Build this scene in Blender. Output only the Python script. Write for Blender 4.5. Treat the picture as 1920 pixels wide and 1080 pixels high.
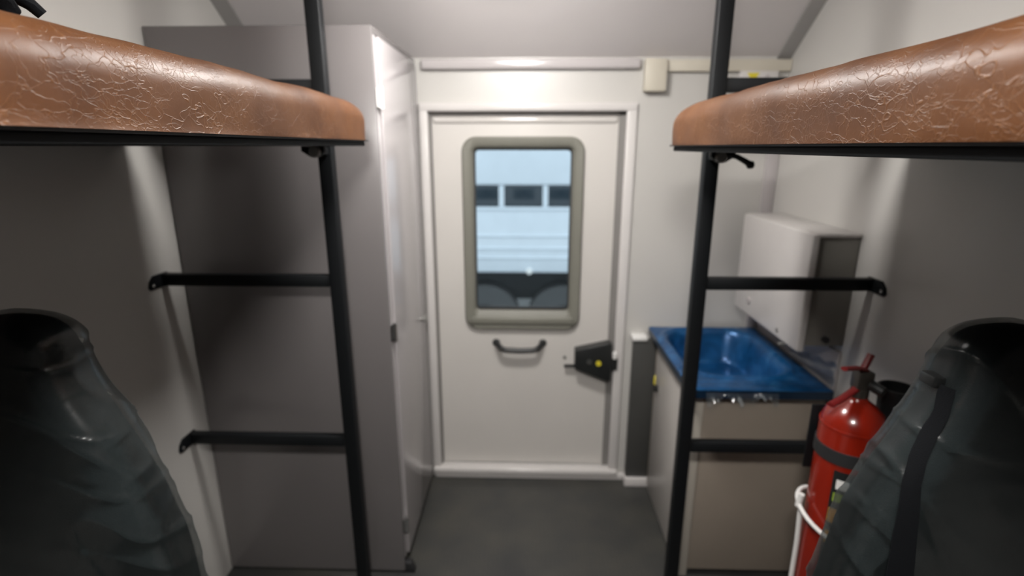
import bpy, bmesh, math, random
from mathutils import Vector, Matrix, noise
random.seed(7)
PI = math.pi
for o in list(bpy.data.objects):
    bpy.data.objects.remove(o)
SC = bpy.context.scene
COL = SC.collection

# ------------------------------------------------------------------ camera
cam_d = bpy.data.cameras.new('camera')
cam_d.sensor_width = 36.0
cam_d.lens = 36.0 * 985.0 / 1920.0
cam_d.clip_start = 0.02
cam_d.dof.use_dof = True
cam_d.dof.focus_distance = 0.68
cam_d.dof.aperture_fstop = 2.6
cam = bpy.data.objects.new('camera', cam_d)
COL.objects.link(cam)
cam.location = (0, 0, 1.6)
cam.rotation_euler = (math.radians(90 - 15.058), 0, math.radians(1.685))
SC.camera = cam

# ------------------------------------------------------------------ world, exposure
W = bpy.data.worlds.new('hall_light')
SC.world = W
W.use_nodes = True
W.node_tree.nodes['Background'].inputs[0].default_value = (0.82, 0.91, 1.0, 1)
W.node_tree.nodes['Background'].inputs[1].default_value = 1.75
SC.view_settings.view_transform = 'Standard'
SC.view_settings.look = 'None'
SC.view_settings.gamma = 1.0
SC.view_settings.use_curve_mapping = False
SC.view_settings.exposure = 0.0
LAMP_DOOR, LAMP_MID = 150.0, 255.0      # emission of the two ceiling lamps' diffusers


# ------------------------------------------------------------------ materials
def nodes(name):
    m = bpy.data.materials.new(name)
    m.use_nodes = True
    nt = m.node_tree
    return m, nt, nt.nodes['Principled BSDF']


def N(nt, t, **kw):
    n = nt.nodes.new(t)
    for k, v in kw.items():
        setattr(n, k, v)
    return n


def ramp(nt, stops):
    r = N(nt, 'ShaderNodeValToRGB')
    e = r.color_ramp.elements
    while len(e) < len(stops):
        e.new(0.5)
    for el, (p, c) in zip(e, stops):
        el.position = p
        el.color = (c[0], c[1], c[2], 1) if isinstance(c, (tuple, list)) else (c, c, c, 1)
    return r


def plain(name, col, rough=0.5, metal=0.0, var=0.04, vscale=6.0, bump=0.0, bscale=200.0, spec=0.5, coat=0.0):
    """procedural paint / plastic / metal: slight colour mottling and fine relief"""
    m, nt, b = nodes(name)
    tc = N(nt, 'ShaderNodeTexCoord')
    nz = N(nt, 'ShaderNodeTexNoise')
    nz.inputs['Scale'].default_value = vscale
    nz.inputs['Detail'].default_value = 4
    nt.links.new(tc.outputs['Object'], nz.inputs['Vector'])
    r = ramp(nt, [(0.3, tuple(c * (1 - var) for c in col)), (0.7, tuple(min(1, c * (1 + var)) for c in col))])
    nt.links.new(nz.outputs['Fac'], r.inputs[0])
    nt.links.new(r.outputs[0], b.inputs['Base Color'])
    b.inputs['Roughness'].default_value = rough
    b.inputs['Metallic'].default_value = metal
    b.inputs['Specular IOR Level'].default_value = spec
    b.inputs['Coat Weight'].default_value = coat
    if bump:
        n2 = N(nt, 'ShaderNodeTexNoise')
        n2.inputs['Scale'].default_value = bscale
        nt.links.new(tc.outputs['Object'], n2.inputs['Vector'])
        bp = N(nt, 'ShaderNodeBump')
        bp.inputs['Strength'].default_value = bump
        bp.inputs['Distance'].default_value = 0.002
        nt.links.new(n2.outputs['Fac'], bp.inputs['Height'])
        nt.links.new(bp.outputs[0], b.inputs['Normal'])
    return m


def leather_mat():
    m, nt, b = nodes('brown_leatherette')
    L = nt.links.new
    tc = N(nt, 'ShaderNodeTexCoord')

    def warp(scale, amt, off=0.0):
        nz = N(nt, 'ShaderNodeTexNoise')
        nz.inputs['Scale'].default_value = scale
        nz.inputs['Detail'].default_value = 3
        mp = N(nt, 'ShaderNodeMapping')
        mp.inputs['Location'].default_value = (off, off * 1.7, off * .6)
        mp.inputs['Rotation'].default_value = (off * .4, 0, 0)
        mp.inputs['Scale'].default_value = (1, .72, 1.1)
        L(tc.outputs['Object'], mp.inputs[0])
        L(mp.outputs[0], nz.inputs['Vector'])
        s = N(nt, 'ShaderNodeVectorMath', operation='SUBTRACT')
        s.inputs[1].default_value = (.5, .5, .5)
        L(nz.outputs['Color'], s.inputs[0])
        k = N(nt, 'ShaderNodeVectorMath', operation='SCALE')
        k.inputs['Scale'].default_value = amt
        L(s.outputs[0], k.inputs[0])
        a = N(nt, 'ShaderNodeVectorMath', operation='ADD')
        L(mp.outputs[0], a.inputs[0])
        L(k.outputs[0], a.inputs[1])
        return a.outputs[0]

    def crease(vec, scale, width, mscale, lo, hi):
        v = N(nt, 'ShaderNodeTexVoronoi', feature='DISTANCE_TO_EDGE')
        v.inputs['Scale'].default_value = scale
        L(vec, v.inputs['Vector'])
        r = ramp(nt, [(0.0, 1.0), (width, 0.0)])
        r.color_ramp.interpolation = 'EASE'
        L(v.outputs['Distance'], r.inputs[0])
        mk = N(nt, 'ShaderNodeTexNoise')
        mk.inputs['Scale'].default_value = mscale
        mk.inputs['Detail'].default_value = 2
        L(vec, mk.inputs['Vector'])
        r2 = ramp(nt, [(lo, 0.0), (hi, 1.0)])
        L(mk.outputs['Fac'], r2.inputs[0])
        mu = N(nt, 'ShaderNodeMath', operation='MULTIPLY')
        L(r.outputs[0], mu.inputs[0])
        L(r2.outputs[0], mu.inputs[1])
        return mu.outputs[0]

    acc = None
    for vec, sc, wd, msc, lo, hi, amp in ((warp(14, .13, 3.1), 14, .011, 9, .44, .60, .8),
                                          (warp(10, .20, 5.7), 21, .018, 9, .43, .58, .7),
                                          (warp(26, .08, 8.3), 31, .028, 11, .42, .60, .5),
                                          (warp(34, .07, 1.9), 52, .050, 10, .42, .60, .36)):
        c = crease(vec, sc, wd, msc, lo, hi)
        mu = N(nt, 'ShaderNodeMath', operation='MULTIPLY_ADD')
        L(c, mu.inputs[0])
        mu.inputs[1].default_value = amp
        if acc is None:
            mu.inputs[2].default_value = 0
        else:
            L(acc, mu.inputs[2])
        acc = mu.outputs[0]
    cr = acc
    big = N(nt, 'ShaderNodeTexNoise')
    big.inputs['Scale'].default_value = 9
    big.inputs['Detail'].default_value = 5
    L(tc.outputs['Object'], big.inputs['Vector'])
    base = ramp(nt, [(0.3, (.058, .0195, .0052)), (0.52, (.083, .0305, .0090)), (0.75, (.105, .042, .0135))])
    L(big.outputs['Fac'], base.inputs[0])
    mix = N(nt, 'ShaderNodeMix', data_type='RGBA')
    L(base.outputs[0], mix.inputs['A'])
    mix.inputs['B'].default_value = (.165, .074, .028, 1)
    cl = N(nt, 'ShaderNodeMath', operation='MULTIPLY')
    cl.inputs[1].default_value = .5
    cl.use_clamp = True
    L(cr, cl.inputs[0])
    L(cl.outputs[0], mix.inputs['Factor'])
    L(mix.outputs['Result'], b.inputs['Base Color'])
    b.inputs['Roughness'].default_value = .45
    b.inputs['Specular IOR Level'].default_value = .24
    fine = N(nt, 'ShaderNodeTexNoise')
    fine.inputs['Scale'].default_value = 90
    fine.inputs['Detail'].default_value = 6
    L(tc.outputs['Object'], fine.inputs['Vector'])
    h = N(nt, 'ShaderNodeMath', operation='MULTIPLY_ADD')
    L(fine.outputs['Fac'], h.inputs[0])
    h.inputs[1].default_value = .30
    L(cr, h.inputs[2])
    h2 = N(nt, 'ShaderNodeMath', operation='MULTIPLY_ADD')
    L(big.outputs['Fac'], h2.inputs[0])
    h2.inputs[1].default_value = 1.6
    L(h.outputs[0], h2.inputs[2])
    bp = N(nt, 'ShaderNodeBump')
    bp.inputs['Strength'].default_value = .5
    bp.inputs['Distance'].default_value = .0011
    L(h2.outputs[0], bp.inputs['Height'])
    L(bp.outputs[0], b.inputs['Normal'])
    return m


def floor_mat():
    m, nt, b = nodes('grey_vinyl_floor')
    L = nt.links.new
    tc = N(nt, 'ShaderNodeTexCoord')
    mp = N(nt, 'ShaderNodeMapping')
    mp.inputs['Rotation'].default_value = (0, 0, PI / 4)
    L(tc.outputs['Object'], mp.inputs[0])
    ck = N(nt, 'ShaderNodeTexBrick')
    ck.inputs['Scale'].default_value = 20
    ck.inputs['Mortar Size'].default_value = .08
    ck.inputs['Color1'].default_value = (1, 1, 1, 1)
    ck.inputs['Color2'].default_value = (.8, .8, .8, 1)
    ck.inputs['Mortar'].default_value = (.3, .3, .3, 1)
    L(mp.outputs[0], ck.inputs['Vector'])
    nz = N(nt, 'ShaderNodeTexNoise')
    nz.inputs['Scale'].default_value = 5
    nz.inputs['Detail'].default_value = 6
    L(tc.outputs['Object'], nz.inputs['Vector'])
    r = ramp(nt, [(.3, (.038, .039, .039)), (.7, (.064, .062, .054))])
    L(nz.outputs['Fac'], r.inputs[0])
    mx = N(nt, 'ShaderNodeMix', data_type='RGBA', blend_type='MULTIPLY')
    mx.inputs['Factor'].default_value = .35
    L(r.outputs[0], mx.inputs['A'])
    L(ck.outputs['Color'], mx.inputs['B'])
    L(mx.outputs['Result'], b.inputs['Base Color'])
    b.inputs['Roughness'].default_value = .42
    bp = N(nt, 'ShaderNodeBump')
    bp.inputs['Strength'].default_value = .3
    bp.inputs['Distance'].default_value = .002
    L(ck.outputs['Fac'], bp.inputs['Height'])
    bp.invert = True
    L(bp.outputs[0], b.inputs['Normal'])
    return m


def film_mat(name, tint, gloss_rough, body, fac_lo, fac_hi):
    """clear packing film: transparent with fresnel gloss and a little milky scatter"""
    m = bpy.data.materials.new(name)
    m.use_nodes = True
    nt = m.node_tree
    nt.nodes.clear()
    L = nt.links.new
    out = N(nt, 'ShaderNodeOutputMaterial')
    tr = N(nt, 'ShaderNodeBsdfTransparent')
    tr.inputs[0].default_value = (*tint, 1)
    gl = N(nt, 'ShaderNodeBsdfGlossy')
    gl.inputs['Roughness'].default_value = gloss_rough
    df = N(nt, 'ShaderNodeBsdfDiffuse')
    df.inputs[0].default_value = (*body, 1)
    tc = N(nt, 'ShaderNodeTexCoord')
    mp = N(nt, 'ShaderNodeMapping')
    mp.inputs['Scale'].default_value = (1.0, 1.0, 2.2)
    L(tc.outputs['Object'], mp.inputs[0])
    nz = N(nt, 'ShaderNodeTexNoise')
    nz.inputs['Scale'].default_value = 7
    nz.inputs['Detail'].default_value = 2
    nz.inputs['Distortion'].default_value = .6
    L(mp.outputs[0], nz.inputs['Vector'])
    bp = N(nt, 'ShaderNodeBump')
    bp.inputs['Strength'].default_value = .18
    bp.inputs['Distance'].default_value = .012
    L(nz.outputs['Fac'], bp.inputs['Height'])
    L(bp.outputs[0], gl.inputs['Normal'])
    mg = N(nt, 'ShaderNodeMixShader')
    mg.inputs[0].default_value = .35
    L(gl.outputs[0], mg.inputs[1])
    L(df.outputs[0], mg.inputs[2])
    fr = N(nt, 'ShaderNodeFresnel')
    fr.inputs['IOR'].default_value = 1.45
    L(bp.outputs[0], fr.inputs['Normal'])
    mr = N(nt, 'ShaderNodeMapRange')
    mr.inputs['To Min'].default_value = fac_lo
    mr.inputs['To Max'].default_value = fac_hi
    L(fr.outputs[0], mr.inputs[0])
    ms = N(nt, 'ShaderNodeMixShader')
    L(mr.outputs[0], ms.inputs[0])
    L(tr.outputs[0], ms.inputs[1])
    L(mg.outputs[0], ms.inputs[2])
    L(ms.outputs[0], out.inputs[0])
    return m


def glass_mat():
    m = bpy.data.materials.new('window_glass')
    m.use_nodes = True
    nt = m.node_tree
    nt.nodes.clear()
    out = N(nt, 'ShaderNodeOutputMaterial')
    tr = N(nt, 'ShaderNodeBsdfTransparent')
    tr.inputs[0].default_value = (.93, .96, .96, 1)
    gl = N(nt, 'ShaderNodeBsdfGlossy')
    gl.inputs['Roughness'].default_value = .02
    fr = N(nt, 'ShaderNodeFresnel')
    ms = N(nt, 'ShaderNodeMixShader')
    nt.links.new(fr.outputs[0], ms.inputs[0])
    nt.links.new(tr.outputs[0], ms.inputs[1])
    nt.links.new(gl.outputs[0], ms.inputs[2])
    nt.links.new(ms.outputs[0], out.inputs[0])
    return m


def emit_mat(name, col, strength):
    m, nt, b = nodes(name)
    b.inputs['Base Color'].default_value = (.8, .8, .8, 1)
    b.inputs['Emission Color'].default_value = (*col, 1)
    b.inputs['Emission Strength'].default_value = strength
    return m


def blue_film_mat():
    m, nt, b = nodes('blue_protective_film')
    L = nt.links.new
    tc = N(nt, 'ShaderNodeTexCoord')
    nz = N(nt, 'ShaderNodeTexNoise')
    nz.inputs['Scale'].default_value = 11
    nz.inputs['Detail'].default_value = 5
    nz.inputs['Distortion'].default_value = .8
    L(tc.outputs['Object'], nz.inputs['Vector'])
    r = ramp(nt, [(.3, (.004, .042, .125)), (.58, (.008, .080, .220)), (.82, (.035, .15, .33))])
    L(nz.outputs['Fac'], r.inputs[0])
    L(r.outputs[0], b.inputs['Base Color'])
    b.inputs['Roughness'].default_value = .28
    b.inputs['Metallic'].default_value = .35
    bp = N(nt, 'ShaderNodeBump')
    bp.inputs['Strength'].default_value = .55
    bp.inputs['Distance'].default_value = .006
    L(nz.outputs['Fac'], bp.inputs['Height'])
    L(bp.outputs[0], b.inputs['Normal'])
    return m


M = {}
M['wall'] = plain('white_wall_panel', (.50, .485, .46), .34, var=.02, vscale=3)
M['rear'] = plain('dark_grey_bounce_cut', (.05, .05, .052), .8)  # invented dark finish for the unseen rear wall, soaks up bounced light
M['ceiling'] = plain('white_ceiling_panel', (.57, .54, .535), .42, var=.02, vscale=3)
M['trim'] = plain('white_trim', (.58, .555, .54), .22, var=.02)
M['grey_trim'] = plain('grey_corner_trim', (.30, .29, .28), .4)
M['lilac_trim'] = plain('pale_grey_trim', (.42, .39, .39), .38)
M['gloss_white'] = plain('glossy_white_edge', (.54, .515, .49), .1, var=.02)
M['header'] = plain('glossy_pale_grey_header', (.46, .43, .43), .15, var=.02)
M['door'] = plain('white_door_sheet', (.56, .535, .505), .3, var=.02, vscale=4)
M['rubber'] = plain('grey_door_seal', (.20, .19, .18), .6)
M['winframe'] = plain('grey_green_window_frame', (.175, .172, .145), .42)
M['black_metal'] = plain('black_powder_coat', (.006, .007, .008), .5, bump=.15, bscale=500, spec=.22)
M['black_plastic'] = plain('black_plastic', (.012, .013, .013), .38)
M['black_rubber'] = plain('black_rubber', (.014, .014, .015), .6)
M['black_board'] = plain('black_bunk_board', (.010, .011, .012), .7, spec=.15)
M['leather'] = leather_mat()
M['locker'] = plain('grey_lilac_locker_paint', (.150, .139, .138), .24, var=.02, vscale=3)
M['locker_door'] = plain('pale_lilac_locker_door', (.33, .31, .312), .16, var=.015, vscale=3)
M['chrome'] = plain('bright_steel', (.62, .62, .62), .22, metal=1.0)
M['steel'] = plain('brushed_steel', (.30, .295, .28), .38, metal=.6, var=.08, vscale=12)
M['floor'] = floor_mat()
M['seat'] = plain('dark_grey_seat_cloth', (.014, .019, .020), .85, var=.15, vscale=30, bump=.4, bscale=400, spec=.12)
M['belt'] = plain('black_seat_belt_webbing', (.004, .0045, .0055), .8, bump=.4, bscale=700, spec=.1)
M['film'] = film_mat('clear_packing_film', (.90, .92, .92), .22, (.20, .22, .22), .045, .75)
M['clearfilm'] = film_mat('clear_loose_film', (.93, .95, .97), .15, (.5, .58, .62), .12, .8)
M['blue'] = blue_film_mat()
M['navy'] = plain('dark_navy_film_edge', (.002, .014, .034), .35, var=.2, vscale=10)
M['cabinet'] = plain('cream_cabinet_board', (.26, .22, .18), .5, var=.03)
M['cabinet_side'] = plain('white_cabinet_door', (.46, .435, .41), .32, var=.02)
M['cabinet_edge'] = plain('pale_cabinet_edge', (.40, .37, .32), .42, var=.02)
M['tank'] = plain('white_tank_plastic', (.54, .515, .50), .3, var=.02)
M['tank_side'] = plain('grey_tank_side', (.20, .19, .172), .38, var=.06)
M['beige'] = plain('beige_cable_trunking', (.53, .49, .41), .45)
M['yellow'] = plain('yellow_sticker', (.62, .52, .03), .5)
M['red'] = plain('red_extinguisher_paint', (.20, .010, .003), .24, var=.04, coat=.4)
M['dark_red'] = plain('dark_red_lever_paint', (.13, .008, .008), .35)
M['valve'] = plain('dark_valve_metal', (.09, .08, .07), .4, metal=.7)
M['label_black'] = plain('black_printed_label', (.010, .012, .012), .4)
M['green'] = plain('green_print', (.22, .32, .03), .5)
M['orange'] = plain('orange_print', (.55, .26, .02), .5)
M['white_plastic'] = plain('white_plastic', (.74, .73, .71), .4)
M['heater'] = plain('dark_grey_heater_paint', (.048, .048, .045), .45)
M['glass'] = glass_mat()
M['lamp'] = emit_mat('lamp_diffuser', (1.0, .97, .935), LAMP_DOOR)
M['lamp_mid'] = emit_mat('lamp_diffuser_dimmer', (1.0, .97, .935), LAMP_MID)
M['truck_white'] = plain('pale_blue_white_truck_paint', (.66, .73, .79), .3, var=.02)
M['truck_glass'] = plain('dark_truck_window', (.016, .030, .042), .12)
M['truck_dark'] = plain('dark_truck_chassis', (.018, .022, .024), .6, var=.3, vscale=3)
M['tyre'] = plain('grey_mudguard_rubber', (.075, .078, .08), .7)
M['concrete'] = plain('hall_concrete', (.10, .105, .105), .8, var=.2, vscale=2)
M['lamp_lens'] = plain('pale_marker_lens', (.85, .86, .84), .2)

# ------------------------------------------------------------------ helpers
ORG = {}


class MB:
    """collects geometry in world metres; build() links it as ONE mesh object under its parent"""

    def __init__(self):
        self.bm = bmesh.new()

    def box(self, x0, x1, y0, y1, z0, z1, bevel=0.0, seg=2):
        b = bmesh.new()
        bmesh.ops.create_cube(b, size=1)
        for v in b.verts:
            v.co = Vector(((x0 + x1) / 2 + v.co.x * (x1 - x0), (y0 + y1) / 2 + v.co.y * (y1 - y0), (z0 + z1) / 2 + v.co.z * (z1 - z0)))
        if bevel:
            bmesh.ops.bevel(b, geom=b.edges[:], offset=bevel, segments=seg, affect='EDGES', profile=.5)
        return self.merge(b)

    def merge(self, b, mat=None):
        if mat is not None:
            bmesh.ops.transform(b, matrix=mat, verts=b.verts)
        me = bpy.data.meshes.new('tmp')
        b.to_mesh(me)
        b.free()
        self.bm.from_mesh(me)
        bpy.data.meshes.remove(me)
        return self

    def prism(self, pts, axis, a0, a1, bevel=0.0):
        """extrude a 2-D outline along axis ('x','y','z')"""
        b = bmesh.new()

        def P(p, a):
            return {'x': (a, p[0], p[1]), 'y': (p[0], a, p[1]), 'z': (p[0], p[1], a)}[axis]
        lo = [b.verts.new(P(p, a0)) for p in pts]
        hi = [b.verts.new(P(p, a1)) for p in pts]
        n = len(pts)
        b.faces.new(lo)
        b.faces.new(hi[::-1])
        for i in range(n):
            b.faces.new((lo[i], hi[i], hi[(i + 1) % n], lo[(i + 1) % n]))
        bmesh.ops.recalc_face_normals(b, faces=b.faces)
        if bevel:
            bmesh.ops.bevel(b, geom=b.edges[:], offset=bevel, segments=2, affect='EDGES', profile=.5)
        return self.merge(b)

    def lathe(self, prof, center, seg=32, rot=None):
        """profile of (radius, height) round the z axis at center; open where radius > 0 at the ends is capped"""
        b = bmesh.new()
        rings = []
        for r, h in prof:
            if r < 1e-6:
                rings.append([b.verts.new((0, 0, h))])
            else:
                rings.append([b.verts.new((r * math.cos(2 * PI * k / seg), r * math.sin(2 * PI * k / seg), h)) for k in range(seg)])
        for A, B in zip(rings, rings[1:]):
            for k in range(seg):
                k2 = (k + 1) % seg
                if len(A) == 1 and len(B) == 1:
                    continue
                if len(A) == 1:
                    b.faces.new((A[0], B[k2], B[k]))
                elif len(B) == 1:
                    b.faces.new((A[k], A[k2], B[0]))
                else:
                    b.faces.new((A[k], A[k2], B[k2], B[k]))
        for R in (rings[0], rings[-1]):
            if len(R) > 1:
                b.faces.new(R)
        bmesh.ops.recalc_face_normals(b, faces=b.faces)
        m = Matrix.Translation(center)
        if rot is not None:
            m = m @ rot
        return self.merge(b, m)

    def cyl(self, p0, p1, r, seg=20, r2=None):
        p0, p1 = Vector(p0), Vector(p1)
        d = p1 - p0
        q = Vector((0, 0, 1)).rotation_difference(d.normalized()).to_matrix().to_4x4()
        return self.lathe([(r, 0), (r if r2 is None else r2, d.length)], p0, seg, q)

    def tube(self, pts, r, seg=10, flat=1.0):
        """round tube along a polyline"""
        b = bmesh.new()
        pts = [Vector(p) for p in pts]
        rings = []
        ref = Vector((0, 0, 1))
        for i, p in enumerate(pts):
            t = (pts[min(i + 1, len(pts) - 1)] - pts[max(i - 1, 0)]).normalized()
            if abs(t.dot(ref)) > .95:
                ref = Vector((0, 1, 0)) if abs(t.y) < .9 else Vector((1, 0, 0))
            s = t.cross(ref).normalized()
            u = s.cross(t).normalized()
            ref = u
            rr = r(i / (len(pts) - 1)) if callable(r) else r
            rings.append([b.verts.new(p + s * rr * math.cos(2 * PI * k / seg) + u * rr * flat * math.sin(2 * PI * k / seg)) for k in range(seg)])
        for A, B in zip(rings, rings[1:]):
            for k in range(seg):
                b.faces.new((A[k], A[(k + 1) % seg], B[(k + 1) % seg], B[k]))
        b.faces.new(rings[0])
        b.faces.new(rings[-1])
        bmesh.ops.recalc_face_normals(b, faces=b.faces)
        return self.merge(b)

    def grid(self, fn, nu, nv, closed_u=False, cap=False):
        """fn(i/nu, j/nv) -> point"""
        b = bmesh.new()
        V = [[b.verts.new(fn(i / nu, j / nv)) for i in range(nu + (0 if closed_u else 1))] for j in range(nv + 1)]
        n = len(V[0])
        for j in range(nv):
            for i in range(nu):
                b.faces.new((V[j][i], V[j][(i + 1) % n], V[j + 1][(i + 1) % n], V[j + 1][i]))
        if cap:
            b.faces.new(V[0])
            b.faces.new(V[-1])
        bmesh.ops.recalc_face_normals(b, faces=b.faces)
        return self.merge(b)

    def rbox(self, lo, hi, r, seg=6, mid=(6, 30, 4), flat_bottom=True, warp=None):
        """cushion: box with rounded top and vertical edges, dense enough to warp"""
        b = bmesh.new()
        lo, hi = Vector(lo), Vector(hi)
        cs = []
        for a in range(3):
            L = hi[a] - lo[a]
            rr = min(r, L / 2 - 1e-4)
            c = [lo[a] + rr * k / seg for k in range(seg)] if not (a == 2 and flat_bottom) else [lo[a]]
            st = lo[a] + (rr if not (a == 2 and flat_bottom) else L * .06)
            c += [st + (hi[a] - rr - st) * k / mid[a] for k in range(mid[a])]
            c += [hi[a] - rr + rr * k / seg for k in range(seg + 1)]
            cs.append(c)
        vs = {}

        def vert(i, j, k):
            key = (i, j, k)
            if key not in vs:
                p = Vector((cs[0][i], cs[1][j], cs[2][k]))
                q = Vector([min(max(p[a], lo[a] + min(r, (hi[a] - lo[a]) / 2 - 1e-4) * (0 if (a == 2 and flat_bottom) else 1)), hi[a] - min(r, (hi[a] - lo[a]) / 2 - 1e-4)) for a in range(3)])
                d = p - q
                if d.length > 1e-7:
                    p = q + d.normalized() * min(r, min((hi - lo)) / 2)
                if warp:
                    p = warp(p)
                vs[key] = b.verts.new(p)
            return vs[key]
        n = [len(c) - 1 for c in cs]
        for a in range(3):
            u, w = [x for x in range(3) if x != a]
            for side in (0, n[a]):
                for i in range(n[u]):
                    for j in range(n[w]):
                        q = []
                        for di, dj in ((0, 0), (1, 0), (1, 1), (0, 1)):
                            ix = [0, 0, 0]
                            ix[a] = side
                            ix[u] = i + di
                            ix[w] = j + dj
                            q.append(vert(*ix))
                        b.faces.new(q)
        bmesh.ops.recalc_face_normals(b, faces=b.faces)
        return self.merge(b)

    def build(self, name, mat, parent=None, smooth=True, angle=35):
        org = ORG.get(parent.name, Vector((0, 0, 0))) if parent is not None else Vector((0, 0, 0))
        for v in self.bm.verts:
            v.co -= org
        me = bpy.data.meshes.new(name)
        self.bm.to_mesh(me)
        self.bm.free()
        o = bpy.data.objects.new(name, me)
        COL.objects.link(o)
        me.materials.append(M[mat])
        if parent is not None:
            o.parent = parent
            ORG[o.name] = org
        if smooth and len(me.polygons):
            me.polygons.foreach_set('use_smooth', [True] * len(me.polygons))
            try:
                me.set_sharp_from_angle(angle=math.radians(angle))
            except Exception:
                pass
        return o


def tag(o, label, cat, group=None, kind=None):
    o['label'] = label
    o['category'] = cat
    if group:
        o['group'] = group
    if kind:
        o['kind'] = kind
    return o


def thing(name, loc, label, cat, group=None, kind=None):
    o = bpy.data.objects.new(name, None)
    COL.objects.link(o)
    o.location = loc
    o.empty_display_size = .1
    ORG[o.name] = Vector(loc)
    return tag(o, label, cat, group, kind)


def struct(name, mb, mat, label, cat, parent=None):
    o = mb.build(name, mat, parent)
    if parent is None:
        tag(o, label, cat, None, 'structure')
    return o


# ------------------------------------------------------------------ room shell (a truck-mounted crew cabin)
XL, XR, YE, YB, ZC = -1.15, 1.05, 2.305, -1.25, 2.18
ZE = 1.95                       # the ceiling slopes down to this at the end wall
YS = YE - (ZC - ZE) / .72       # where the slope starts
T = .06
struct('floor', MB().box(XL - T, XR + T, YB - T, YE + T, -.06, 0), 'floor', 'dark grey patterned vinyl floor of the cabin', 'floor')
struct('wall_left', MB().box(XL - T, XL, YB - T, YE + T, 0, ZC + T), 'wall', 'white panel wall beside the grey locker', 'wall')
struct('wall_right', MB().box(XR, XR + T, YB - T, YE + T, 0, ZC + T), 'wall', 'white panel wall behind the sink and extinguisher', 'wall')
struct('wall_back', MB().box(XL, XR, YB - T, YB, 0, ZC + T), 'rear', 'unseen rear wall, moved in and darkened to cut bounced light', 'wall')  # out of view; set close and dark so less light bounces forward
mb = MB()
mb.prism([(YB, ZC), (YS, ZC), (YE, ZE), (YE, ZE + .07), (YS - .02, ZC + T), (YB, ZC + T)], 'x', XL, XR)
struct('ceiling', mb, 'ceiling', 'white ceiling sloping down above the door', 'ceiling')
# end wall with the door opening
DX0, DX1, DZ0, DZ1 = -.425, .412, .055, 1.745
mb = MB()
mb.box(XL, DX0, YE, YE + T, 0, ZE + .05)
mb.box(DX1, XR, YE, YE + T, 0, ZE + .05)
mb.box(DX0, DX1, YE, YE + T, DZ1, ZE + .05)
mb.box(DX0, DX1, YE, YE + T, 0, DZ0)
struct('wall_end', mb, 'wall', 'white end wall with the door opening', 'wall')
# corner trims: ceiling slope against the side walls, vertical corner, header bar
for i, (xa, xb, lb) in enumerate(((XL, XL + .062, 'grey corner strip between sloping ceiling and left wall'),
                                  (XR - .055, XR, 'grey corner strip between sloping ceiling and right wall'))):
    mb = MB()
    mb.prism([(YS - .5, ZC - .012), (YS, ZC - .012), (YE - .002, ZE - .012), (YE - .002, ZE + .002), (YS, ZC + .001), (YS - .5, ZC + .001)], 'x', xa, xb)
    struct('trim_%d' % (i + 1), mb, 'grey_trim', lb, 'trim')
struct('trim_3', MB().box(XR - .052, XR - .001, YE - .014, YE, .80, ZE - .09, .003), 'lilac_trim', 'pale grey vertical corner strip right of the door', 'trim')
mb = MB()
mb.box(-.44, .452, YE - .028, YE, 1.902, 1.944, .012, 4)
struct('trim_4', mb, 'header', 'glossy rounded header bar under the sloping ceiling', 'trim')
mb = MB()
mb.box(-.45, .56, YE - .02, YE, 0, .034, .006, 3)
struct('baseboard_end', mb, 'trim', 'white sill strip along the foot of the end wall', 'baseboard')

# ------------------------------------------------------------------ door with its window
door = thing('door_1', (0, YE, 0), 'white cabin door with a rounded grey window and black lock', 'door', None, 'structure')
# frame round the opening
for nm, a in (('frame_jamb', (DX0 - .032, DX0 + .004, YE - .016, YE + .02, .03, DZ1 + .03)),
              ('frame_jamb', (DX1 - .004, DX1 + .040, YE - .016, YE + .02, .03, DZ1 + .03)),
              ('frame_head', (DX0 - .032, DX1 + .04, YE - .018, YE + .02, DZ1 - .004, DZ1 + .032)),
              ('frame_sill', (DX0 - .032, DX1 + .04, YE - .03, YE + .03, .028, DZ0 + .004))):
    MB().box(*a, .008, 3).build(nm, 'trim', door)
for a in ((DX0, DX0 + .012, YE + .012, YE + .05, DZ0, DZ1), (DX1 - .03, DX1, YE + .02, YE + .05, DZ0, DZ1), (DX0, DX1, YE + .02, YE + .05, DZ1 - .014, DZ1)):
    MB().box(*a).build('door_seal', 'rubber', door)
YD = YE + .03                    # inner face of the door leaf
WX0, WX1, WZ0, WZ1 = -.245, .205, .842, 1.605
lx0, lx1, lz0, lz1 = DX0 + .014, DX1 - .030, DZ0 + .006, DZ1 - .014
mb = MB()
mb.box(lx0, WX0, YD, YD + .04, lz0, lz1)
mb.box(WX1, lx1, YD, YD + .04, lz0, lz1)
mb.box(WX0, WX1, YD, YD + .04, lz0, WZ0)
mb.box(WX0, WX1, YD, YD + .04, WZ1, lz1)
leaf = mb.build('door_leaf', 'door', door, smooth=False)
# rounded upper roll of the leaf
mb = MB()
mb.box(lx0 + .002, lx1 - .002, YD - .010, YD + .022, lz1 - .038, lz1 - .006, .0145, 6)
mb.build('leaf_edge', 'gloss_white', leaf)


def rrect(x0, x1, z0, z1, r, n=8):
    p = []
    for cx, cz, a0 in ((x1 - r, z1 - r, 0), (x0 + r, z1 - r, 90), (x0 + r, z0 + r, 180), (x1 - r, z0 + r, 270)):
        for k in range(n + 1):
            a = math.radians(a0 + 90 * k / n)
            p.append((cx + r * math.cos(a), cz + r * math.sin(a)))
    return p


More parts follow.
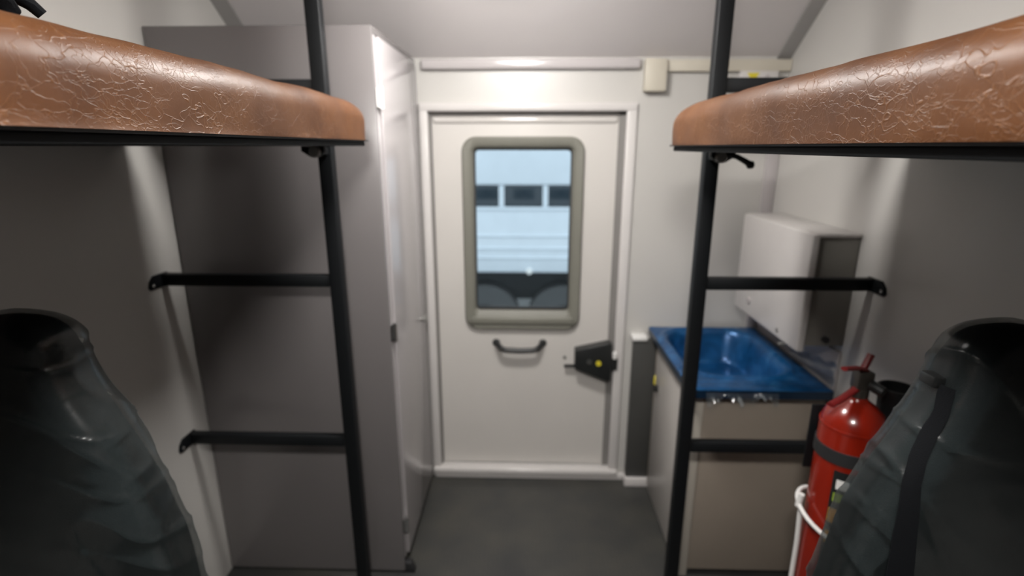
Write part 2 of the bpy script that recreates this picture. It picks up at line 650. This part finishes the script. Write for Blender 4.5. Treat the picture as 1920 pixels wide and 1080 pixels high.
def ring(mbx, loops):
    """skin a list of closed loops of equal length"""
    b = bmesh.new()
    V = [[b.verts.new(p) for p in lp] for lp in loops]
    n = len(V[0])
    for A, B in zip(V, V[1:]):
        for k in range(n):
            b.faces.new((A[k], A[(k + 1) % n], B[(k + 1) % n], B[k]))
    bmesh.ops.recalc_face_normals(b, faces=b.faces)
    mbx.merge(b)
    return mbx


fx0, fx1, fz0, fz1 = -.285, .243, .775, 1.642


def lp(d, y, r, bot=0.0):
    return [(x, y, z) for x, z in rrect(fx0 + d, fx1 - d, fz0 + d + bot, fz1 - d, r)]


mb = MB()
ring(mb, [lp(0, YD, .062), lp(0, YD - .014, .062), lp(.006, YD - .022, .058), lp(.034, YD - .022, .036, .004), lp(.042, YD - .016, .028, .02),
          lp(.050, YD - .004, .02, .040), lp(.052, YD + .03, .018, .042), lp(.052, YD + .035, .018, .042)])
mb.build('window_frame', 'winframe', door, angle=50)
ring(MB(), [lp(.0505, YD + .006, .02, .041), lp(.057, YD + .006, .016, .046), lp(.057, YD + .018, .016, .046), lp(.0505, YD + .018, .02, .041)]).build('pane_seal_and_shade', 'black_rubber', door)  # black seal, deepened to stand in for shade under the frame lip
MB().box(fx0 + .048, fx1 - .048, YD + .020, YD + .024, fz0 + .088, fz1 - .048).build('pane', 'glass', door, smooth=False)
# lower ledge of the window frame
MB().box(fx0 + .03, fx1 - .03, YD - .030, YD - .018, fz0 + .030, fz0 + .062, .005, 3).build('window_ledge', 'winframe', door)
# grab handle
mb = MB()
hx0, hx1, hz = -.143, .077, .690
mb.tube([(hx0, YD, hz + .016), (hx0 + .006, YD - .02, hz + .012), (hx0 + .028, YD - .042, hz - .002), (hx0 + .05, YD - .046, hz - .006), (-.033, YD - .047, hz - .008), (hx1 - .05, YD - .046, hz - .006), (hx1 - .028, YD - .042, hz - .002), (hx1 - .006, YD - .02, hz + .012), (hx1, YD, hz + .016)], .0125, 12)
hd = mb.build('grab_handle', 'black_plastic', door)
for x in (hx0, hx1):
    MB().lathe([(0, 0), (.018, 0), (.018, .005), (.012, .009), (0, .009)], (x, YD, hz + .015), 16, Matrix.Rotation(PI / 2, 4, 'X')).build('handle_foot', 'black_plastic', hd)
# surface lock box
mb = MB()
mb.prism([(.226, .598), (.226, .688), (.385, .726), (.395, .722), (.395, .545), (.375, .535)], 'y', YD - .058, YD - .0005, .004)
lock = mb.build('lock_box', 'black_plastic', door)
MB().cyl((.335, YD - .0575, .628), (.335, YD - .064, .628), .012, 20).build('lock_button', 'yellow', lock)
MB().cyl((.292, YD - .0575, .634), (.292, YD - .062, .634), .012, 20).build('key_cylinder', 'heater', lock)
MB().box(.178, .232, YD - .032, YD - .016, .592, .606, .004).build('lock_lever', 'black_plastic', lock)
MB().box(.396, .424, YE - .024, YE - .016, .592, .650, .003).build('strike_plate', 'black_plastic', door)
MB().box(.398, .416, YE - .040, YE - .024, .652, .688, .004).build('strike_cover', 'white_plastic', door)
MB().cyl((.182, YD, .633), (.182, YD - .004, .633), .008, 14).build('screw', 'steel', door)

# ------------------------------------------------------------------ ceiling lamps (the cabin's own light)


def ceiling_lamp(x, y, w, l, label, mat):
    t = thing('ceiling_lamp', (x, y, ZC), label, 'lamp', 'ceiling lamps')
    sc = Matrix.Translation((x, y, ZC)) @ Matrix.Diagonal((w / 2, l / 2, 1, 1))

    def dome(prof, name, mat):
        mb = MB()
        mb.lathe(prof, (0, 0, 0), 40)
        bmesh.ops.transform(mb.bm, matrix=sc, verts=mb.bm.verts)
        bmesh.ops.recalc_face_normals(mb.bm, faces=mb.bm.faces)
        mb.build(name, mat, t, angle=50)
    dome([(0, -.001), (1.12, -.001), (1.12, -.014), (1.06, -.020), (0, -.020)], 'housing', 'white_plastic')
    dome([(0, -.0205), (1.0, -.0205), (1.0, -.034), (.94, -.048), (.78, -.060), (.5, -.068), (0, -.071)], 'diffuser', mat)
    return t


ceiling_lamp(-.06, 1.44, .28, .20, 'oval white ceiling lamp above the aisle near the door', 'lamp')
ceiling_lamp(-.06, -.08, .28, .20, 'oval white ceiling lamp above the middle of the bunks', 'lamp_mid')

# ------------------------------------------------------------------ bunks


def bunk(s, xi, xw, zb, yend, label, lever):
    """s=-1 left, +1 right; xi inner edge, xw wall, zb underside of the mattress"""
    t = thing('bunk', (xw, .5, zb), label, 'bunk', 'upper bunks')
    x0, x1 = min(xi, xw - s * .006), max(xi, xw - s * .006)
    y0 = -.60

    def warp(p):
        n = noise.noise(p * 6.0) * .0035 + noise.noise(p * 17.0 + Vector((s, 0, 0))) * .0014
        q = p.copy()
        if p.z > zb + .006:
            q.z += n * min(1, (p.z - zb) / .05)
            q.x -= s * n * .9
            # the end of the cushion sinks a little towards its far corner
            e = max(0, (p.y - (yend - .16)) / .16)
            q.z -= .016 * e * e * (p.z - zb) / .1
        return q
    mb = MB()
    mb.rbox((x0, y0, zb), (x1, yend, zb + .1045), .050, 9, (14, 90, 5), True, warp)
    mb.build('mattress', 'leather', t, angle=70)
    # dark seam line between cover and board
    MB().box(x0 + .004, x1 - .004, y0 + .004, yend - .004, zb - .0035, zb + .0005).build('seam', 'black_rubber', t, smooth=False)
    xo = xi + s * .012
    MB().box(min(xo, xw), max(xo, xw), y0 + .008, yend - .012, zb - .016, zb - .0036, .003).build('bunk_board', 'black_board', t)
    # clamp that ties the board to the ladder post
    px = -.592 if s < 0 else .527
    mb = MB()
    pts = [(px - .036, zb - .0165), (px + .03, zb - .0165), (px + .03, zb - .030), (px + .012, zb - .046), (px - .010, zb - .046), (px - .036, zb - .030)]
    mb.prism([(px + (q - px) * (-s), z) for q, z in pts], 'y', 1.484, 1.504, .002)
    cl = mb.build('clamp', 'black_metal', t)
    MB().lathe([(0, 0), (.0165, 0), (.0165, .006), (.013, .010), (0, .010)], (px - s * .004, 1.4835, zb - .031), 20, Matrix.Rotation(PI / 2, 4, 'X')).build('clamp_bolt', 'steel', cl)
    MB().box(px - .014, px + .014, 1.504, 1.5595, zb - .040, zb - .020, .003).build('clamp_arm', 'black_metal', cl)
    if lever:
        mb = MB()
        mb.tube([(px + .014, 1.478, zb - .026), (px + .034, 1.472, zb - .030), (px + .054, 1.466, zb - .041), (px + .068, 1.463, zb - .050)], lambda q: .0065 + .002 * q, 10)
        mb.lathe([(0, -.011), (.008, -.009), (.0115, 0), (.008, .009), (0, .011)], (px + .069, 1.463, zb - .051), 14)
        mb.build('clamp_lever', 'black_plastic', cl)
    return t


bunk(-1, -.441, XL, 1.6175, 1.515, 'brown leatherette bunk in front of the grey locker', False)
bunk(1, .386, XR, 1.604, 1.515, 'brown leatherette bunk above the extinguisher with a small lever below', True)

# bunched black webbing on the left bunk
mb = MB()
pts = []
for k in range(60):
    a = k * .52
    pts.append((-.60 - .016 * math.sin(a * .63) - .0006 * k, .672 - .0042 * k + .024 * math.cos(a), 1.757 + .013 * math.sin(a) + .004 * math.sin(a * 1.7)))
mb.tube(pts, lambda q: .0105 + .0025 * math.sin(q * 40), 12, .6)
tag(mb.build('webbing_strap', 'belt'), 'bunched black webbing strap lying on the bunk by the locker', 'strap')

# ------------------------------------------------------------------ ladders


def ladder(s, xa, xb, xw, label):
    t = thing('bunk_ladder', ((xa + xb) / 2, 1.577, 0), label, 'ladder', 'ladders at the bunk ends')
    MB().box(xa, xb, 1.56, 1.595, 0.0, ZC - .001, .004, 3).build('post', 'black_metal', t)
    xp = xa if s < 0 else xb
    for z in (1.765, 1.196, .636):
        xe = xw - s * .006
        mb = MB()
        mb.box(min(xp, xe), max(xp, xe), 1.563, 1.591, z - .019, z + .019, .003)
        r = mb.build('rung', 'black_metal', t)
        # bent end tab bolted to the wall, reaching towards the aisle
        xq = xw - s * .0005
        mb = MB()
        mb.prism([(1.594, z - .021), (1.594, z + .021), (1.530, z + .021), (1.512, z + .006), (1.506, z - .012), (1.512, z - .021)], 'x', min(xq, xq - s * .007), max(xq, xq - s * .007), .0015)
        mb.build('end_tab', 'black_metal', r)
        MB().lathe([(0, 0), (.006, 0), (.006, .003), (.004, .005), (0, .005)], (xw - s * .0076, 1.521, z - .008), 14, Matrix.Rotation(-s * PI / 2, 4, 'Y')).build('bolt', 'chrome', r)
    return t


ladder(-1, -.613, -.571, XL, 'black steel ladder in front of the grey locker')
ladder(1, .506, .548, XR, 'black steel ladder in front of the blue sink')

# ------------------------------------------------------------------ locker
lk = thing('locker', (-.80, 1.98, 0), 'tall grey locker with pale lilac door left of the cabin door', 'locker')
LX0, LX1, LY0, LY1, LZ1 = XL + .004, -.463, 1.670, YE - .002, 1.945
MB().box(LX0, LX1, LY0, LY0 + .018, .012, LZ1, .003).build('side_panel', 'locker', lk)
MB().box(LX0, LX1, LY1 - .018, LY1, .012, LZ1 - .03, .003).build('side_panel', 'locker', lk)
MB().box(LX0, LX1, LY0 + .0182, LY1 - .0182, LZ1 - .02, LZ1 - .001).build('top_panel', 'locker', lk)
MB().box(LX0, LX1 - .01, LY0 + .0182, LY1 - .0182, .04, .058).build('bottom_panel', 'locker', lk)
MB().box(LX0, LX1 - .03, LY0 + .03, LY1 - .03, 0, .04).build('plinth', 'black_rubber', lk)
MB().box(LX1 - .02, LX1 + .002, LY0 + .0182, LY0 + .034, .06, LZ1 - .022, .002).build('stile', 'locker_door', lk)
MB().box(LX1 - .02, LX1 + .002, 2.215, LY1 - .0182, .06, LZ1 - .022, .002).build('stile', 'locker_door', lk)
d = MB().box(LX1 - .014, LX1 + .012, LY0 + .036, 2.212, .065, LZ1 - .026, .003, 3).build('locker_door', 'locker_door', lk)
for z in (1.745, .985, .205):
    mb = MB()
    mb.cyl((LX1 + .011, LY0 + .022, z - .032), (LX1 + .011, LY0 + .022, z + .032), .0085, 14)
    mb.box(LX1 + .002, LX1 + .006, LY0 + .006, LY0 + .034, z - .028, z + .028)
    mb.build('hinge', 'white_plastic' if z > 1 else 'chrome', d)
mb = MB()
mb.cyl((LX1 + .012, 2.165, .875), (LX1 + .020, 2.165, .875), .013, 18)
mb.box(LX1 + .020, LX1 + .026, 2.160, 2.170, .855, .895, .002)
mb.build('door_lock', 'steel', d)
mb = MB()
mb.prism([(-.475, .0), (-.425, .0), (-.44, .045), (-.475, .045)], 'y', 1.672, 1.70, .002)
mb.build('foot', 'black_rubber', lk)

# ------------------------------------------------------------------ sink unit
SX0, SX1, SY0, SY1, SZ = .556, 1.032, 1.640, 2.285, .812
cb = thing('sink_cabinet', (.80, 1.95, 0), 'cream sink cabinet standing against the right wall', 'cabinet')
CX0, CX1, CY0, CY1 = .584, 1.044, 1.690, 2.235
MB().box(CX0 + .040, CX1, CY0 + .003, CY0 + .018, .03, SZ - .036, .002).build('end_panel', 'cabinet', cb)
MB().box(CX0, CX0 + .0395, CY0, CY0 + .02, .0, SZ - .036, .003).build('corner_stile', 'cabinet_edge', cb)
MB().box(CX0 + .003, CX1, CY1 - .018, CY1, .03, SZ - .036, .002).build('end_panel', 'cabinet', cb)
MB().box(CX0 + .02, CX1, CY0 + .0205, CY1 - .0185, .03, .048).build('bottom_panel', 'cabinet', cb)
MB().box(CX0 + .03, CX1, CY0 + .03, CY1 - .02, 0, .03).build('plinth', 'black_rubber', cb)
d = MB().box(CX0 + .001, CX0 + .019, CY0 + .022, CY1 - .020, .012, SZ - .040, .003).build('cabinet_door', 'cabinet_side', cb)
mb = MB()
mb.cyl((CX0 + .001, 2.16, .560), (CX0 - .010, 2.16, .560), .014, 16)
mb.box(CX0 - .016, CX0 - .010, 2.153, 2.167, .545, .580, .002)
mb.build('door_latch', 'black_plastic', d)
mb = MB()
mb.prism([(2.150, .582), (2.172, .577), (2.168, .600), (2.160, .625), (2.152, .612)], 'x', CX0 - .018, CX0 - .012, .002)
mb.build('latch_tag', 'yellow', d)

sk = thing('sink', (.80, 1.95, SZ - .03), 'washbasin wrapped in glossy blue protective film', 'sink')


def sink_h(x, y):
    cx, cy = (SX0 + SX1) / 2 - .012, (SY0 + SY1) / 2 + .028
    hx, hy, r = .186, .245, .12
    qx, qy = abs(x - cx) - hx + r, abs(y - cy) - hy + r
    sd = math.hypot(max(qx, 0), max(qy, 0)) + min(max(qx, qy), 0) - r
    if sd > .028:
        z = 0
    elif sd > 0:
        z = .007 * math.sin(PI * (1 - sd / .028))
    else:
        k = min(1, -sd / .060)
        z = -.134 * (k * k * (3 - 2 * k))
    # rolled outer edge
    e = min(x - SX0, SX1 - x, y - SY0, SY1 - y)
    z -= .006 * max(0, 1 - e / .015) ** 2
    return SZ + z


mb = MB()
mb.grid(lambda u, v: Vector((SX0 + u * (SX1 - SX0), SY0 + v * (SY1 - SY0), sink_h(SX0 + u * (SX1 - SX0), SY0 + v * (SY1 - SY0)) + .0015 * noise.noise(Vector((u * 22, v * 26, 0))))), 90, 110)
basin = mb.build('basin', 'blue', sk, angle=60)
mb = MB()
mb.box(SX0 + .0005, SX1 - .0005, SY0 + .0005, SY0 + .006, SZ - .036, SZ - .0072)
mb.box(SX0 + .0005, SX1 - .0005, SY1 - .006, SY1 - .0005, SZ - .036, SZ - .0072)
mb.box(SX0 + .0005, SX0 + .006, SY0 + .006, SY1 - .006, SZ - .036, SZ - .0072)
mb.box(SX1 - .006, SX1 - .0005, SY0 + .006, SY1 - .006, SZ - .036, SZ - .0072)
mb.build('rim_skirt', 'navy', sk)
MB().lathe([(0, .002), (.02, .003), (.036, .006), (.040, .003), (.040, 0), (0, 0)], (.79, 1.99, SZ - .1335), 28).build('drain', 'chrome', sk)
# loose film hanging off the front and rear edges
mb = MB()
mb.grid(lambda u, v: Vector((SX0 + .05 + u * .24, SY0 - .004 - .012 * v * (1 + .6 * math.sin(u * 19)) - .002, SZ - .012 - v * (.026 + .014 * math.sin(u * 13 + 1) + .008 * math.sin(u * 41)))), 50, 8)
mb.build('loose_film', 'clearfilm', sk)
mb = MB()
mb.grid(lambda u, v: Vector((SX1 + .003 + .004 * math.sin(v * 9 + u * 5), 1.66 + u * .30, SZ + .002 + v * (.085 - .05 * u + .006 * math.sin(u * 23)))), 30, 10)
mb.build('loose_film', 'clearfilm', sk)

# wall-mounted splash plate and water tank
tag(MB().box(XR - .010, XR - .0005, 1.662, 2.288, .80, .936, .002).build('splash_plate', 'lilac_trim'), 'pale grey splash plate on the wall behind the blue sink', 'splash plate')
tk = thing('water_tank', (XR, 1.90, .95), 'white washing-water tank on the wall above the blue sink', 'tank')
TX0, TY0, TY1, TZ0, TZ1 = .895, 1.660, 2.200, .940, 1.335
mb = MB()
mb.box(TX0 + .022, XR - .0006, TY0 + .004, TY1 - .004, TZ0 + .02, TZ1 - .012, .004)
mb.build('tank_body', 'tank_side', tk)
mb = MB()
mb.box(TX0, TX0 + .026, TY0 - .003, TY1, TZ0, TZ1, .007, 3)
mb.build('front_cover', 'tank', tk)
MB().box(TX0 + .012, XR - .0006, TY0 - .001, TY1, TZ1 - .0118, TZ1 + .002, .004).build('tank_lid', 'tank', tk)
mb = MB()
mb.cyl((TX0 + .05, 1.76, TZ0 + .0195), (TX0 + .05, 1.76, TZ0 - .030), .010, 14)
mb.box(TX0 - .010, TX0 + .06, 1.754, 1.766, TZ0 - .014, TZ0 - .004, .003)
mb.build('tap', 'steel', tk)
MB().cyl((TX0, 1.80, TZ0 + .028), (TX0 - .004, 1.80, TZ0 + .028), .008, 14).build('screw', 'steel', tk)
MB().cyl((TX0, 2.06, TZ0 + .06), (TX0 - .006, 2.06, TZ0 + .06), .014, 16).build('level_button', 'lilac_trim', tk)
MB().cyl((.985, TY0 + .004, TZ0 + .045), (.985, TY0 - .008, TZ0 + .045), .011, 16).build('side_plug', 'black_rubber', tk)
# heater unit between the door and the sink cabinet
ht = thing('heater', (.54, 2.28, 0), 'narrow dark grey heater with white cap between door and sink', 'heater')
MB().box(.486, .640, 2.250, YE - .0205, .046, .752, .003).build('heater_body', 'heater', ht)
MB().box(.478, .545, 2.240, YE - .0005, .753, .772, .004).build('top_cap', 'white_plastic', ht)
MB().box(.480, .640, 2.236, YE - .0205, .0005, .0455, .003).build('kick_strip', 'trim', ht)

# ------------------------------------------------------------------ cable trunking on the end wall
tr = thing('cable_trunking', (.75, YE, 1.85), 'beige cable trunking with yellow sticker under the ceiling', 'trunking')
MB().box(.553, XR - .001, YE - .024, YE - .0005, 1.892, 1.936, .003).build('trunking_cover', 'beige', tr)
MB().box(.466, .552, YE - .046, YE - .0005, 1.815, 1.938, .005).build('junction_box', 'beige', tr)
MB().box(.846, XR - .055, YE - .034, YE - .0005, 1.845, 1.8915, .003).build('socket_box', 'trim', tr)
mb = MB()
mb.prism([(.872, 1.884), (.920, 1.884), (.908, 1.866), (.884, 1.866)], 'y', YE - .0362, YE - .0342)
mb.build('sticker', 'yellow', tr)
MB().cyl((.952, YE - .034, 1.868), (.952, YE - .038, 1.868), .010, 16).build('indicator', 'lilac_trim', tr)

# ------------------------------------------------------------------ fire extinguisher
EX, EY, ER = .872, 1.285, .078
ex = thing('fire_extinguisher', (EX, EY, 0), 'red fire extinguisher with black discharge horn beside the seat', 'extinguisher')
body = MB().lathe([(0, .012), (ER - .012, .004), (ER - .002, .014), (ER, .03), (ER, .885), (ER - .004, .905), (ER - .014, .926), (ER - .032, .944), (.030, .956), (.024, .962), (.022, .968), (0, .968)], (EX, EY, 0), 40).build('cylinder_body', 'red', ex, angle=50)
MB().lathe([(ER + .0008, .884), (ER + .0016, .886), (ER + .0016, .889), (ER + .0008, .891)], (EX, EY, 0), 40).build('weld_seam', 'red', body)
MB().lathe([(0, 0), (ER + .003, 0), (ER + .003, .028), (ER - .01, .030), (0, .030)], (EX, EY, .0), 40).build('base_ring', 'black_rubber', ex)
mb = MB()
mb.cyl((EX, EY, .966), (EX, EY, .992), .021, 18)
mb.box(EX - .018, EX + .024, EY - .018, EY + .018, .990, 1.040, .005)
mb.build('valve', 'valve', ex)
mb = MB()
for a, b_ in (((EX - .018, EY - .010, .990), (EX - .105, EY - .062, .972)),):
    A, B = Vector(a), Vector(b_)
    mb.tube([A + Vector((.03, .018, .012)), A, A.lerp(B, .5) + Vector((0, 0, -.002)), B], .0105, 10, .6)
mb.build('carry_handle', 'dark_red', ex)
mb = MB()
mb.tube([(EX + .034, EY + .018, 1.022), (EX + .006, EY, 1.042), (EX - .030, EY - .022, 1.056), (EX - .078, EY - .046, 1.064)], .0095, 10, .6)
mb.build('squeeze_lever', 'dark_red', ex)
mb = MB()
mb.cyl((EX + .006, EY + .01, 1.035), (EX + .026, EY + .018, 1.078), .009, 12)
mb.build('safety_pin', 'dark_red', ex)
mb = MB()
mb.cyl((EX + .014, EY - .018, 1.008), (EX + .030, EY - .046, 1.000), .014, 16)
mb.build('pressure_gauge', 'black_plastic', ex)
# strap round the body, its bracket plate
mb = MB()
mb.lathe([(ER + .0006, -.018), (ER + .0042, -.018), (ER + .0042, .018), (ER + .0006, .018)], (EX, EY, .815), 40)
st = mb.build('strap', 'black_rubber', ex)
mb = MB()
mb.box(EX - .066, EX - .030, EY + ER + .002, EY + ER + .008, .70, .90, .002)
mb.build('bracket_plate', 'black_metal', ex)
# printed label wrapped round the front right side
def patch(a0, a1, z0, z1, off):
    return lambda u, v: Vector((EX + (ER + off) * math.cos(math.radians(a0 + (a1 - a0) * u)), EY + (ER + off) * math.sin(math.radians(a0 + (a1 - a0) * u)), z0 + (z1 - z0) * v))
lb = MB().grid(patch(-140, -10, .50, .780, .0012), 18, 2).build('label_sheet', 'label_black', ex)
MB().grid(patch(-133, -112, .728, .756, .002), 5, 1).build('label_print', 'white_plastic', lb)
MB().grid(patch(-135, -116, .690, .716, .002), 5, 1).build('label_print', 'green', lb)
MB().grid(patch(-138, -114, .625, .668, .002), 5, 1).build('label_print', 'orange', lb)
MB().grid(patch(-137, -112, .560, .598, .002), 5, 1).build('label_print', 'orange', lb)
# discharge horn standing beside the body, with its hose
HX, HY = .982, 1.300
mb = MB()
mb.lathe([(.016, .66), (.020, .70), (.030, .80), (.039, .90), (.043, .975), (.0455, .980), (.0455, .987), (.0405, .987), (.036, .92), (.026, .80), (.014, .72), (0, .70)], (HX, HY, 0), 32)
mb.build('discharge_horn', 'black_plastic', ex, angle=50)
mb = MB()
mb.tube([(EX + .02, EY + .015, 1.012), (EX + .05, EY + .05, .985), (EX + .075, EY + .085, .90), (EX + .085, EY + .085, .75), (HX - .002, HY + .045, .62), (HX, HY + .02, .60), (HX, HY, .67)], .010, 10)
mb.build('hose', 'black_rubber', ex)
# white tie looped round it, tail running down the side
mb = MB()
pts = []
for k in range(33):
    a = 2 * PI * k / 32
    pts.append((EX + (ER + .012) * math.cos(a) - .012, EY + (ER + .009) * math.sin(a), .595 + .030 * math.sin(a) - .030 * math.cos(a)))
mb.tube(pts, .0058, 10)
mb.tube([(EX - ER - .024, EY + .012, .62), (EX - ER - .020, EY + .010, .66)], .008, 10)
mb.build('white_tie', 'white_plastic', ex)
mb = MB()
mb.tube([(EX - ER - .016, EY + .012, .615), (EX - ER - .008, EY + .016, .50), (EX - ER - .007, EY + .016, .25), (EX - ER - .007, EY + .016, .01)], .0065, 10)
mb.build('tie_tail', 'white_plastic', ex)

# ------------------------------------------------------------------ passenger seats under the bunks
PROF = [(.42, .228, .070), (.50, .238, .078), (.60, .244, .082), (.70, .246, .082), (.78, .243, .080), (.86, .234, .076), (.94, .216, .072), (1.01, .193, .068), (1.07, .166, .066),
        (1.125, .136, .064), (1.17, .113, .062), (1.21, .098, .060), (1.25, .087, .056), (1.278, .078, .050), (1.296, .068, .042), (1.309, .052, .030), (1.316, .034, .018), (1.320, .014, .008), (1.3205, .004, .003)]


def prof(v):
    f = v * (len(PROF) - 1)
    i = min(int(f), len(PROF) - 2)
    t = f - i
    p0, p1, p2, p3 = PROF[max(i - 1, 0)], PROF[i], PROF[i + 1], PROF[min(i + 2, len(PROF) - 1)]
    return [max(.002, .5 * (2 * b + (c - a) * t + (2 * a - 5 * b + 4 * c - d_) * t * t + (3 * b - a - 3 * c + d_) * t ** 3)) for a, b, c, d_ in zip(p0, p1, p2, p3)]


def seat(cx, cy, label, belt, seed):
    t = thing('passenger_seat', (cx, cy, 0), label, 'seat', 'seats under the bunks')

    def surf(grow, amp, fold):
        def fn(u, v):
            z, w, dp = prof(v)
            a = 2 * PI * u
            ca, sa = math.cos(a), math.sin(a)
            e = 2 / 3.2
            x = (w + grow) * math.copysign(abs(ca) ** e, ca)
            y = (dp + grow) * math.copysign(abs(sa) ** e, sa)
            zz = z + grow * .8 * v ** 3
            if grow and ca * (1 if cx < 0 else -1) > 0:
                puff = .011 * math.exp(-((z - 1.12) / .06) ** 2) + .009 * math.exp(-((z - 1.285) / .03) ** 2)
                x += math.copysign(puff * (1 if cx < 0 else .35), ca) * min(1, abs(ca) * 2)
            p = Vector((x * 7 + seed, y * 7, zz * 7))
            n = noise.noise(p) * amp
            if fold:
                q = Vector((x * 6 + zz * 4 + seed, y * 3, zz * 2.2 - x * 2.5))
                r1 = 1 - abs(noise.noise(q * 1.2)) * 2
                r2 = 1 - abs(noise.noise(Vector((x * 5 - seed, y * 2, zz * 11 + x * 4)))) * 2
                n += fold * (max(0, r1) ** 9 + .7 * max(0, r2) ** 10)
            x += n * ca
            y += n * sa
            x = max(XL + .004 - cx, min(XR - .004 - cx, x))
            return Vector((cx + x, cy + y + (zz - .42) * .045, zz))
        return fn
    MB().grid(surf(0, .004, .002), 96, 110, True, True).build('backrest', 'seat', t, angle=80)
    mb = MB()
    mb.rbox((cx - .222, cy - .50, .36), (cx + .222, cy - .02, .50), .05, 6, (10, 10, 3), False)
    mb.build('seat_cushion', 'seat', t)
    mb = MB()
    mb.box(cx - .16, cx + .16, cy - .44, cy - .06, 0, .03, .004)
    mb.box(cx - .12, cx + .12, cy - .38, cy - .10, .03, .359, .004)
    mb.build('pedestal', 'black_metal', t)
    MB().grid(surf(.009, .003, .0042), 190, 220, True, True).build('plastic_cover', 'film', t, angle=80)
    if belt:
        # webbing hanging from the shoulder guide down the sitting side
        PATH = [(1.228, -.112, .0035), (1.18, -.124, .005), (1.148, -.138, .006), (1.112, -.152, .0075), (1.072, -.162, .010), (.984, -.168, .0155), (.912, -.170, .019), (.45, -.170, .022)]

        def at(tab, z):
            for p0, p1 in zip(tab, tab[1:]):
                if min(p0[0], p1[0]) <= z <= max(p0[0], p1[0]):
                    f = (z - p0[0]) / (p1[0] - p0[0])
                    return [a_ + f * (b_ - a_) for a_, b_ in zip(p0, p1)]
            return list(tab[-1])

        def bf(u, v):
            z = 1.227 - v * .777
            _, x, w = at(PATH, z)
            x += (u - .5) * 2 * w
            _, ww, dd = at(PROF, z)
            y = -(dd + .024) * max(0, 1 - min(1, abs(x / (ww + .024))) ** 3.2) ** (1 / 3.2)
            return Vector((cx + x, cy + y + (z - .42) * .045, z))
        mb = MB()
        b = bmesh.new()
        n = 60
        F_ = [[b.verts.new(bf(i / 4, j / n)) for i in range(5)] for j in range(n + 1)]
        G_ = [[b.verts.new(bf(i / 4, j / n) + Vector((0, .0022, 0))) for i in range(5)] for j in range(n + 1)]
        for j in range(n):
            for i in range(4):
                b.faces.new((F_[j][i], F_[j][i + 1], F_[j + 1][i + 1], F_[j + 1][i]))
                b.faces.new((G_[j][i], G_[j + 1][i], G_[j + 1][i + 1], G_[j][i + 1]))
            for Q, i in ((0, 0), (4, 4)):
                b.faces.new((F_[j][i], F_[j + 1][i], G_[j + 1][i], G_[j][i]))
        bmesh.ops.recalc_face_normals(b, faces=b.faces)
        mb.merge(b)
        mb.build('seat_belt', 'belt', t)
        mb = MB()
        mb.box(cx - .120, cx - .098, cy + .018, cy + .052, 1.214, 1.234, .004)
        mb.build('belt_guide', 'black_plastic', t)
    return t


seat(-.888, .797, 'dark grey film-wrapped seat under the bunk by the locker', False, 1.3)
seat(.790, .797, 'dark grey film-wrapped seat with black belt next to the extinguisher', True, 5.1)

# ------------------------------------------------------------------ seen through the door window: hall floor and a parked truck
GZ = -1.30
struct('ground', MB().box(-14, 14, YE + .4, 24, GZ - .1, GZ), 'concrete', 'dark concrete hall floor outside the door window', 'floor')
tv = thing('parked_truck', (0, 7.6, GZ), 'pale blue-white bus body parked outside the door window', 'truck')
mb = MB()
mb.box(-4.5, 4.5, 7.0, 9.3, -.071, .829, .03, 3)
mb.build('lower_body', 'truck_white', tv)
mb = MB()
mb.box(-4.5, 4.5, 7.0, 9.3, 1.107, 2.35, .03, 3)
mb.build('upper_body', 'truck_white', tv)
mb = MB()
mb.box(-4.45, 4.45, 7.06, 9.24, .829, 1.107)
mb.build('window_band', 'truck_dark', tv)
xs = [-4.4, -3.2, -2.0, -1.0, -.345, .235, .90, 2.0, 3.2, 4.4]
for a, b_ in zip(xs, xs[1:]):
    MB().box(a + .035, b_ - .035, 7.02, 7.055, .835, 1.10, .004).build('window_pane', 'truck_glass', tv)
for a in xs:
    MB().box(a - .035, a + .035, 7.01, 7.058, .83, 1.106).build('window_pillar', 'truck_white', tv)
for z in (.80, .44, .27, .14):
    mb = MB()
    mb.tube([(-4.48, 7.0, z), (4.48, 7.0, z)], .018, 10)
    mb.build('body_rib', 'truck_white', tv)
MB().box(-4.3, 4.3, 7.4, 8.9, -.55, -.072).build('chassis', 'truck_dark', tv)
for x in (-.60, .52):
    w = MB().cyl((x, 7.12, -.78), (x, 7.42, -.78), .50, 36).build('wheel', 'tyre', tv)
    MB().cyl((x, 7.10, -.78), (x, 7.119, -.78), .22, 24).build('hub', 'truck_dark', w)
MB().lathe([(0, 0), (.045, 0), (.04, .02), (0, .03)], (.03, 6.999, -.045), 18, Matrix.Rotation(PI / 2, 4, 'X')).build('marker_light', 'lamp_lens', tv)
